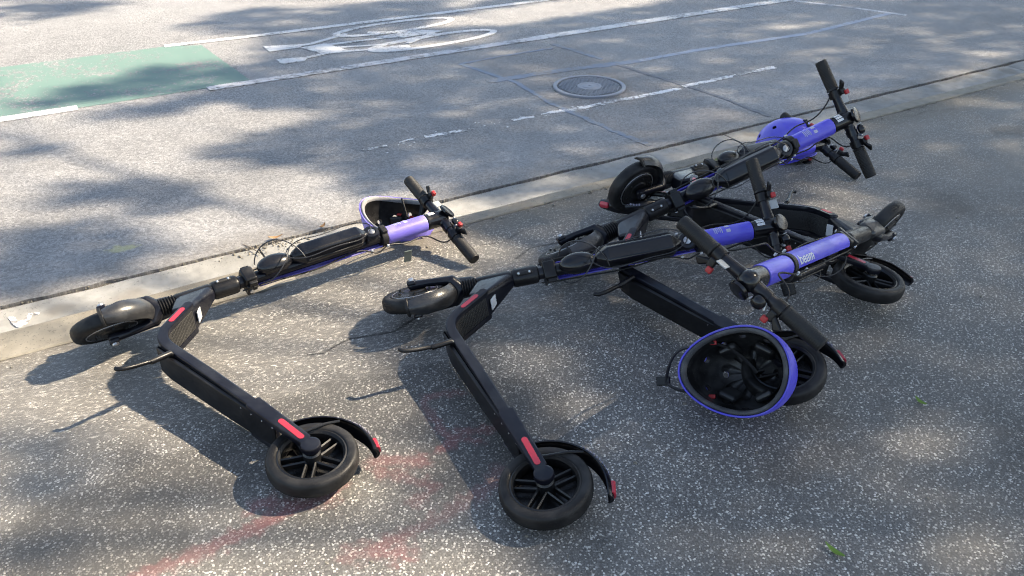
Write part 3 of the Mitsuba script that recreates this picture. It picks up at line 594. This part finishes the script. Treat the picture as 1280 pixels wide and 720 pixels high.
# ------------------------------------------------------------------ helmets
def helmet_parts():
    cyl = lambda p, r, h=.2: None
    n = 64
    def dome(a, b, c, low):
        """superellipsoid dome, open side down: x front, z up; skirt goes a little below z=0"""
        rs = []
        for i in range(26):
            f = i / 25; ph = f * (PI / 2 + low)
            q = math.sin(ph) ** .92 if ph < PI / 2 else 1.0 - .25 * (ph - PI / 2) ** 2
            th = np.arange(n) * 2 * PI / n
            ear = .018 * np.cos(2 * th) * (max(0, f - .7) / .3)
            z = c * np.sign(math.cos(ph)) * abs(math.cos(ph)) ** .95 - ear * 1.0
            egg = 1 - .09 * np.cos(th)
            rs.append(np.stack([a * q * np.cos(th), b * q * egg * np.sin(th), np.broadcast_to(z, n)], 1))
        return rs
    so, si = dome(.128, .104, .132, .20), dome(.1255, .1015, .1295, .20)
    shell = rings(so[::-1] + si, closed=True); shell.merge_vertices(); trimesh.repair.fix_normals(shell)
    lo, li = dome(.1245, .1005, .1285, .17), dome(.1115, .0895, .114, .155)
    liner = rings(lo[::-1] + li, closed=True); liner.merge_vertices(); trimesh.repair.fix_normals(liner)
    sh, ln = man(shell), man(liner)
    for th, ph in [(.35, 1.0), (-.35, 1.0), (.95, .95), (-.95, .95), (1.57, 1.02), (-1.57, 1.02), (2.2, .95), (-2.2, .95), (2.8, 1.0), (-2.8, 1.0), (0, .5), (3.14, .5)]:
        d = np.array([math.cos(th) * math.sin(ph), math.sin(th) * math.sin(ph), math.cos(ph)])
        c = m3.Manifold.cylinder(.25, .0088, .0088, 20)
        z = d; x = np.cross([0, 0, 1.0], z); x /= np.linalg.norm(x) + 1e-9; y = np.cross(z, x)
        c = c.transform(np.stack([x, y, z, np.array([0, 0, -.01])], 1))
        sh = sh - c; ln = ln - c
    # petals cut into the crown of the liner
    for i in range(8):
        a = i * PI / 4 + .2
        pe = m3.Manifold.batch_hull([m3.Manifold.sphere(r, 14).translate([q * math.cos(a), q * math.sin(a), z]) for q, z, r in ((.022, .108, .006), (.050, .097, .013), (.058, .090, .012))])
        ln = ln - pe
    ln = ln - m3.Manifold.sphere(.008, 14).translate([0, 0, .110])
    rim = []
    rr = dome(.1255, .1015, .129, .205)[-1]; ri = dome(.111, .089, .112, .20)[-1]
    k = 10
    rsr = []
    for j in range(n):
        o, i_ = rr[j], ri[j]; m_ = (o + i_) / 2; w = (o - i_) / 2
        rsr.append(np.array([m_ + w * math.cos(q) * .93 + np.array([0, 0, .010 * math.sin(q) + .004]) for q in np.arange(k) * 2 * PI / k]))
    rimm = rings(rsr, closed=True); trimesh.repair.fix_normals(rimm)
    lip = tube(np.vstack([so[-1], so[-1][:1]]), .0026, 8)
    deep = rings([x * .985 for x in dome(.1240, .1000, .128, .05)], caps=False)
    return tri(sh), tri(ln), rimm, lip
HS, HL, HR, HLIP = helmet_parts()
def strap_path(pts, w=.010, t=.0022): return tube(spline(pts, 40), .0085, 8, flat=.40)
HPADS = [hull((.085 * math.cos(a), .066 * math.sin(a), .048, .010), (.085 * math.cos(a + .35), .066 * math.sin(a + .35), .050, .010), (.072 * math.cos(a), .055 * math.sin(a), .078, .010), (.072 * math.cos(a + .35), .055 * math.sin(a + .35), .078, .010)) for a in (.9, 2.0, 4.0, 5.1)]
HBAND = tube(np.array([[.097 * math.cos(a), .076 * math.sin(a), .022] for a in np.linspace(2.2, 4.1, 24)]), .008, 8, ref=[0, 0, 1.0], flat=.3)
def helmet(M, label, straps, purple, foam, buckle=None, reds=()):
    key = numbered('helmet'); labels[key] = {'label': label, 'category': 'helmet', 'group': 'purple shared scooter helmets'}
    W = T(M.tolist())
    for nm, me, mt, sm in (('shell', HS, purple, 35), ('liner', HL, 'm_liner', 35), ('rim_padding', HR, foam, 60), ('shell_lip', HLIP, purple, 60), ('fit_band', HBAND, 'm_plastic', 50)):
        put(f'{key}__{nm}', me, mt, sm, W)
    for pd in HPADS: put(numbered(f'{key}__fit_pad'), pd, 'm_liner', 50, W)
    put(f'{key}__chin_strap', cat(*[strap_path(p) for p in straps]), 'm_strap', 40, W)
    if buckle is not None: put(f'{key}__buckle', rbox(.034, .022, .010, buckle, .003), 'm_plastic', 30, W)
    for q in reds: put(numbered(f'{key}__red_tab'), rbox(.016, .010, .006, q, .002), 'm_red_lever', 30, W)
    return key
def orient(up, front):
    z = np.asarray(up, float); z /= np.linalg.norm(z); x = np.asarray(front, float); x = x - z * (x @ z); x /= np.linalg.norm(x); return np.stack([x, np.cross(z, x), z], 1)
# left scooter's helmet: dome down, opening to the sky
helmet(frame(orient([.05, .12, -.99], [-.9, .3, 0]), [-.384, 2.541, .035]), 'faded purple helmet lying dome down under the left scooter handlebar', [[(.02, .085, -.02), (.0, .06, .01), (-.02, .01, .05), (.0, -.05, .03), (.02, -.085, -.02)], [(-.06, .075, -.02), (-.05, .05, .03), (-.02, .01, .052)]], 'm_purple_faded', 'm_pale_foam', (-.02, .01, .058), [(-.015, .070, .040), (.03, .068, .035)])
# helmet behind the raised stem: standing on its rim
helmet(frame(orient([-.08, -.10, .98], [.9, .3, 0]) * np.array([1, 1, .88]), [1.105, 3.19, .035]), 'purple helmet standing dome up at the kerb behind the raised handlebar', [[(.02, .09, -.02), (.01, .10, -.035), (-.04, .02, -.04), (-.02, -.10, -.035), (.02, -.09, -.02)]], 'm_purple', 'm_foam', (.03, -.10, -.035), [(.05, -.09, -.03)])
# front helmet: opening towards the viewer
helmet(frame(orient([.50, .62, -.52], [-.90, .30, -.25]), [.520, 1.555, .124]), 'purple helmet with its black inside facing the viewer, leaning on a rear wheel', [[(.09, .055, -.02), (.13, .05, -.035), (.165, .0, -.02), (.172, -.02, -.012)], [(.10, -.045, -.02), (.135, -.04, -.03), (.168, -.022, -.015)], [(.07, .07, .0), (.03, .055, .05), (-.02, .0, .08)]], 'm_purple', 'm_foam', (.178, -.018, -.014), [(.06, .07, .01), (.075, -.055, .03)])

# ------------------------------------------------------------------ small things lying about
def leaf_mesh(l, w, curl):
    n = 9; rs = []
    V, F = [], []
    for i in range(n):
        f = i / (n - 1); ww = w * math.sin(PI * f ** .8) ** .8 / 2 + 1e-4; z = curl * (f - .5) ** 2 * 4
        V += [[l * f, -ww, z + curl * .4], [l * f, 0, z], [l * f, ww, z + curl * .4]]
        if i: a = 3 * i; F += [[a - 3, a, a + 1], [a - 3, a + 1, a - 2], [a - 2, a + 1, a + 2], [a - 2, a + 2, a - 1]]
    return trimesh.Trimesh(V, F, process=False)
def place_leaf(key, u, v, z, rot, l, w, curl, m, label):
    me = leaf_mesh(l, w, curl); me.apply_transform(trimesh.transformations.rotation_matrix(rot, (0, 0, 1))); me.apply_translation(k2w(u, v, z))
    add(key, me, m, label, 'leaf', smooth=True)
place_leaf('fallen_leaf', 1.12, .63, .004, 2.2, .045, .012, .006, 'm_fresh_leaf', 'narrow green leaf on the path at the bottom edge')
place_leaf('fallen_leaf', 1.66, .845, .004, 2.0, .035, .011, .006, 'm_fresh_leaf', 'narrow green leaf on the path at the right')
place_leaf('fallen_leaf', .615, 2.70, ROAD + .006, .4, .05, .016, .008, 'm_dry_leaf', 'brown leaf in the gutter joint behind the left scooter')
place_leaf('fallen_leaf', .80, 2.685, ROAD + .006, 1.2, .035, .014, .008, 'm_dry_leaf', 'pale brown leaf at the asphalt edge beyond the left scooter')
place_leaf('fallen_leaf', 2.40, 2.29, .008, .2, .03, .012, .006, 'm_dry_leaf', 'reddish leaf on the kerb by the pile')
deb = []
r2 = np.random.default_rng(11)
for _ in range(900):
    q = r2.uniform()
    if q < .5: u, v, z = r2.uniform(-.8, 6.5), 2.69 + r2.normal() * .006, ROAD - .006
    elif q < .8: u, v, z = r2.uniform(-.6, 6.5), 2.27 + r2.normal() * .012, .003
    elif q < .9: u, v, z = .62 + r2.normal() * .07, 2.66 + r2.normal() * .03, ROAD - .002
    else: u, v, z = r2.uniform(-.6, 3), r2.uniform(.4, 2.2), .001
    if z > 0 and v < (2.195 if u < .57 else 2.27) - .05 and q >= .5 and q < .8: continue
    s = r2.uniform(.0015, .0045); b = trimesh.creation.icosphere(0, s); b.vertices *= r2.uniform(.6, 1.3, 3); b.apply_translation(k2w(u, v, z)); deb.append(b)
add('gravel_litter', cat(*deb), 'm_kerb', 'loose grit along kerb and gutter', 'grit', kind='stuff', smooth=False)
moss = []
for _ in range(260):
    u, v = 2.36 + r2.normal() * .07, 2.225 + r2.normal() * .022
    l = leaf_mesh(r2.uniform(.008, .02), .004, .003); l.apply_transform(trimesh.transformations.rotation_matrix(-r2.uniform(.2, 1.2), (0, 1, 0))); l.apply_transform(trimesh.transformations.rotation_matrix(r2.uniform(0, 6.3), (0, 0, 1))); l.apply_translation(k2w(u, v, .001)); moss.append(l)
add('weeds', cat(*moss), 'm_fresh_leaf', 'tiny weeds growing in the joint between path and kerb', 'weeds', kind='stuff', smooth=False)
place = [(.56, 2.62, 1.9, .10), (3.5, 2.49, .15, .16)]
for i, (u, v, a, l) in enumerate(place):
    add('twig', tube(spline([k2w(u, v, 0.010 if v < 2.36 else ROAD + .002), k2w(u + l * .5 * math.cos(a) , v + l * .5 * math.sin(a) + .006, 0.012 if v < 2.36 else ROAD + .004), k2w(u + l * math.cos(a), v + l * math.sin(a), 0.010 if v < 2.36 else ROAD + .002)], 12), .0018, 6), 'm_bark', ['thin twig across the gutter behind the left scooter', 'thin dark twig in the gutter beyond the raised handlebar'][i], 'twig')

# ------------------------------------------------------------------ street trees up-sun, whose crowns dapple the ground
DARK = [[-.15,2.95,.45,.14,2.8,1],[.25,3.35,.4,.10,2.7,.8],[1.25,3.7,.45,.2,3.0,1],[.40,4.80,.62,.10,3.05,1],[.75,5.05,.35,.10,3.0,1],[1.441,6.055,.444,.311,-2.645,1],[2.103,5.756,.832,.366,-2.988,1],[2.707,5.377,.485,.252,-2.912,1],[.639,4.861,.552,.194,2.984,1],[.799,4.487,.251,.144,-3.136,1],[.468,4.392,.269,.107,3.083,1],[1.477,4.52,.67,.403,-2.84,1],[2.026,4.663,.664,.381,-2.778,1],[.669,3.942,.159,.086,2.46,1],[1.185,3.526,.49,.322,2.968,1],[1.273,3.035,.334,.247,2.459,1],[.851,3.543,.333,.147,2.539,1],[-.054,3.075,.297,.123,2.799,1],[-.173,2.851,.122,.072,2.22,1],[.322,3.232,.164,.074,2.502,1],[.132,3.521,.203,.065,2.552,1],[-.055,4.085,.133,.082,2.047,1],[-.182,1.671,.237,.148,2.04,.25],[.057,1.389,.206,.089,2.522,.22],[-.148,1.415,.213,.062,2.56,.25]]
LIT = [[1.53,2.487,.292,.092,-3.104,1],[2.407,1.736,.252,.105,3.038,1],[.992,1.454,.119,.093,-2.931,1],[.767,.95,.101,.056,2.64,.6],[1.089,2.011,.104,.075,2.567,.6],[4.567,3.959,.287,.081,2.913,1],[4.505,3.698,.121,.063,2.722,1],[4.47,2.698,.221,.08,-3.023,1],[5.107,2.871,.292,.073,2.982,1],[4.996,3.064,.157,.057,2.673,1],[1.31,1.326,.117,.065,-2.358,.25],[1.33,.655,.265,.135,2.753,.18],[1.217,.829,.237,.125,2.719,.15],[3.581,5.222,1.213,.28,3.124,1],[1.876,4.939,.40,.060,3.138,.8],[2.408,4.796,.407,.093,3.138,1],[.867,3.956,.463,.168,3.053,1],[.74,3.16,.323,.135,2.975,1]]
# where the crowns are dense and where gaps let the sun through, told by the ground the sun ray would reach (kerb frame)
BND = Polygon([(14, 5.9), (3.49, 5.9), (2.665, 5.35), (1.428, 5.471), (.939, 4.249), (1.469, 3.653), (1.327, 2.994), (1.38, 2.55), (1.183, 2.352), (1.257, 2.098), (.895, 1.851), (.641, 1.725), (.568, 1.214), (.584, .975), (.517, .5), (.5, -3), (14, -3)])
def inell(e, u, v):
    c, s = math.cos(e[4]), math.sin(e[4]); x, y = u - e[0], v - e[1]
    return ((x * c + y * s) / e[2]) ** 2 + ((-x * s + y * c) / e[3]) ** 2
r3 = np.random.default_rng(21)
N = 78000
cu, cv = r3.uniform(-4.5, 12.5, N), r3.uniform(-2.5, 8.5, N)
shade = shapely.contains_xy(BND, cu, cv).astype(float)
wild = meshkit.fbm(np.c_[cu * .7, cv * .9, np.zeros(N)], 3, 5)
away = (cu < -.6) | (cu > 6.2) | (cv > 6.8) | (cv < .3)
shade = np.where(away, np.clip((wild - .40) * 8, 0, 1) * np.where(cu < .2, .35, 1.0), shade)
for e in DARK: shade = np.maximum(shade, e[5] * (inell(e, cu, cv) < .85))
for e in LIT: shade = np.where(inell(e, cu, cv) < .95, np.minimum(shade, 1 - e[5]), shade)
keep = r3.uniform(size=N) < shade * np.where(cv > 2.4, .80, .92)
cu, cv = cu[keep], cv[keep]
hgt = 7.8 + 1.6 * r3.normal(size=len(cu)) * .5 + .5 * np.sin(cu * 1.3) * np.cos(cv * 1.1)
hgt = np.clip(hgt, 6.3, 10.0)
base = np.stack([cu * DK[0] + cv * NK[0], cu * DK[1] + cv * NK[1], np.where(cv > 2.36, ROAD, 0.0)], 1)
cen = base + SUN * (hgt / SUN[2])[:, None]
cuv = np.stack([cen[:, :2] @ DK, cen[:, :2] @ NK], 1)
TREES = [(10.0, -3.4), (15.5, .9), (17.5, 13.0)]
who = np.argmin([np.hypot(cuv[:, 0] - a, (cuv[:, 1] - b)) for a, b in TREES], 0)
tl = ['street tree on the footpath nearest the pile of scooters', 'second street tree further along the footpath', 'street tree across the road']
LW = 5
for i, (a, b) in enumerate(TREES):
    sel = np.where(who == i)[0]
    if len(sel) < 60: continue
    key = numbered('street_tree'); labels[key] = {'label': tl[i], 'category': 'tree', 'group': 'street trees beyond the frame'}
    P = np.repeat(cen[sel], LW, 0) + r3.normal(size=(len(sel) * LW, 3)) * .045
    n = len(P); d1 = r3.normal(size=(n, 3)); d1 /= np.linalg.norm(d1, axis=1, keepdims=True); d2 = np.cross(d1, r3.normal(size=(n, 3))); d2 /= np.linalg.norm(d2, axis=1, keepdims=True)
    s = r3.uniform(.7, 1.2, (n, 1)); l, w = .052 * s, .024 * s
    V = np.stack([P - d1 * l, P - d2 * w - d1 * l * .1, P + d1 * l, P + d2 * w - d1 * l * .1], 1).reshape(-1, 3)
    j = np.arange(n)[:, None] * 4; F = np.concatenate([j + [[0, 1, 2]], j + [[0, 2, 3]]])
    put(key + '__crown', trimesh.Trimesh(V, F, process=False), 'm_leaf', False); tag(key + '__crown', kind='stuff')
    foot = k2w(a, b, -.24); cc = cen[sel]; mid = np.array([*(foot[:2] * .7 + cc[:, :2].mean(0) * .3), 3.2]); topc = np.array([*(foot[:2] * .4 + cc[:, :2].mean(0) * .6), cc[:, 2].mean() - .3])
    tr = spline([foot, foot * .75 + mid * .25 + [.03, .02, 0], mid, topc], 30)
    put(key + '__trunk', tube(tr, np.linspace(.19, .05, 30) + .07 * np.exp(-np.linspace(0, 9, 30)), 16), 'm_bark', 50)
    from scipy.cluster.vq import kmeans2
    kc, lab_ = kmeans2(cc, min(26, max(3, len(sel) // 250)), seed=3, minit='++')
    limbs = []
    for q, c in enumerate(kc):
        jx = min(25, 13 + int(r3.integers(0, 12))); s0 = tr[jx]; m_ = s0 * .5 + c * .5 + [0, 0, .35]
        pts = spline([s0, m_, c], 16); limbs.append(tube(pts, np.linspace(.035, .008, 16), 8))
        mem = np.where(lab_ == q)[0]
        for t_ in r3.choice(mem, min(5, len(mem)), replace=False): limbs.append(tube(spline([pts[10], (pts[10] + cc[t_]) / 2 + r3.normal(size=3) * .08, cc[t_]], 8), np.linspace(.007, .002, 8), 5))
    put(key + '__limbs', cat(*limbs), 'm_bark', 50)
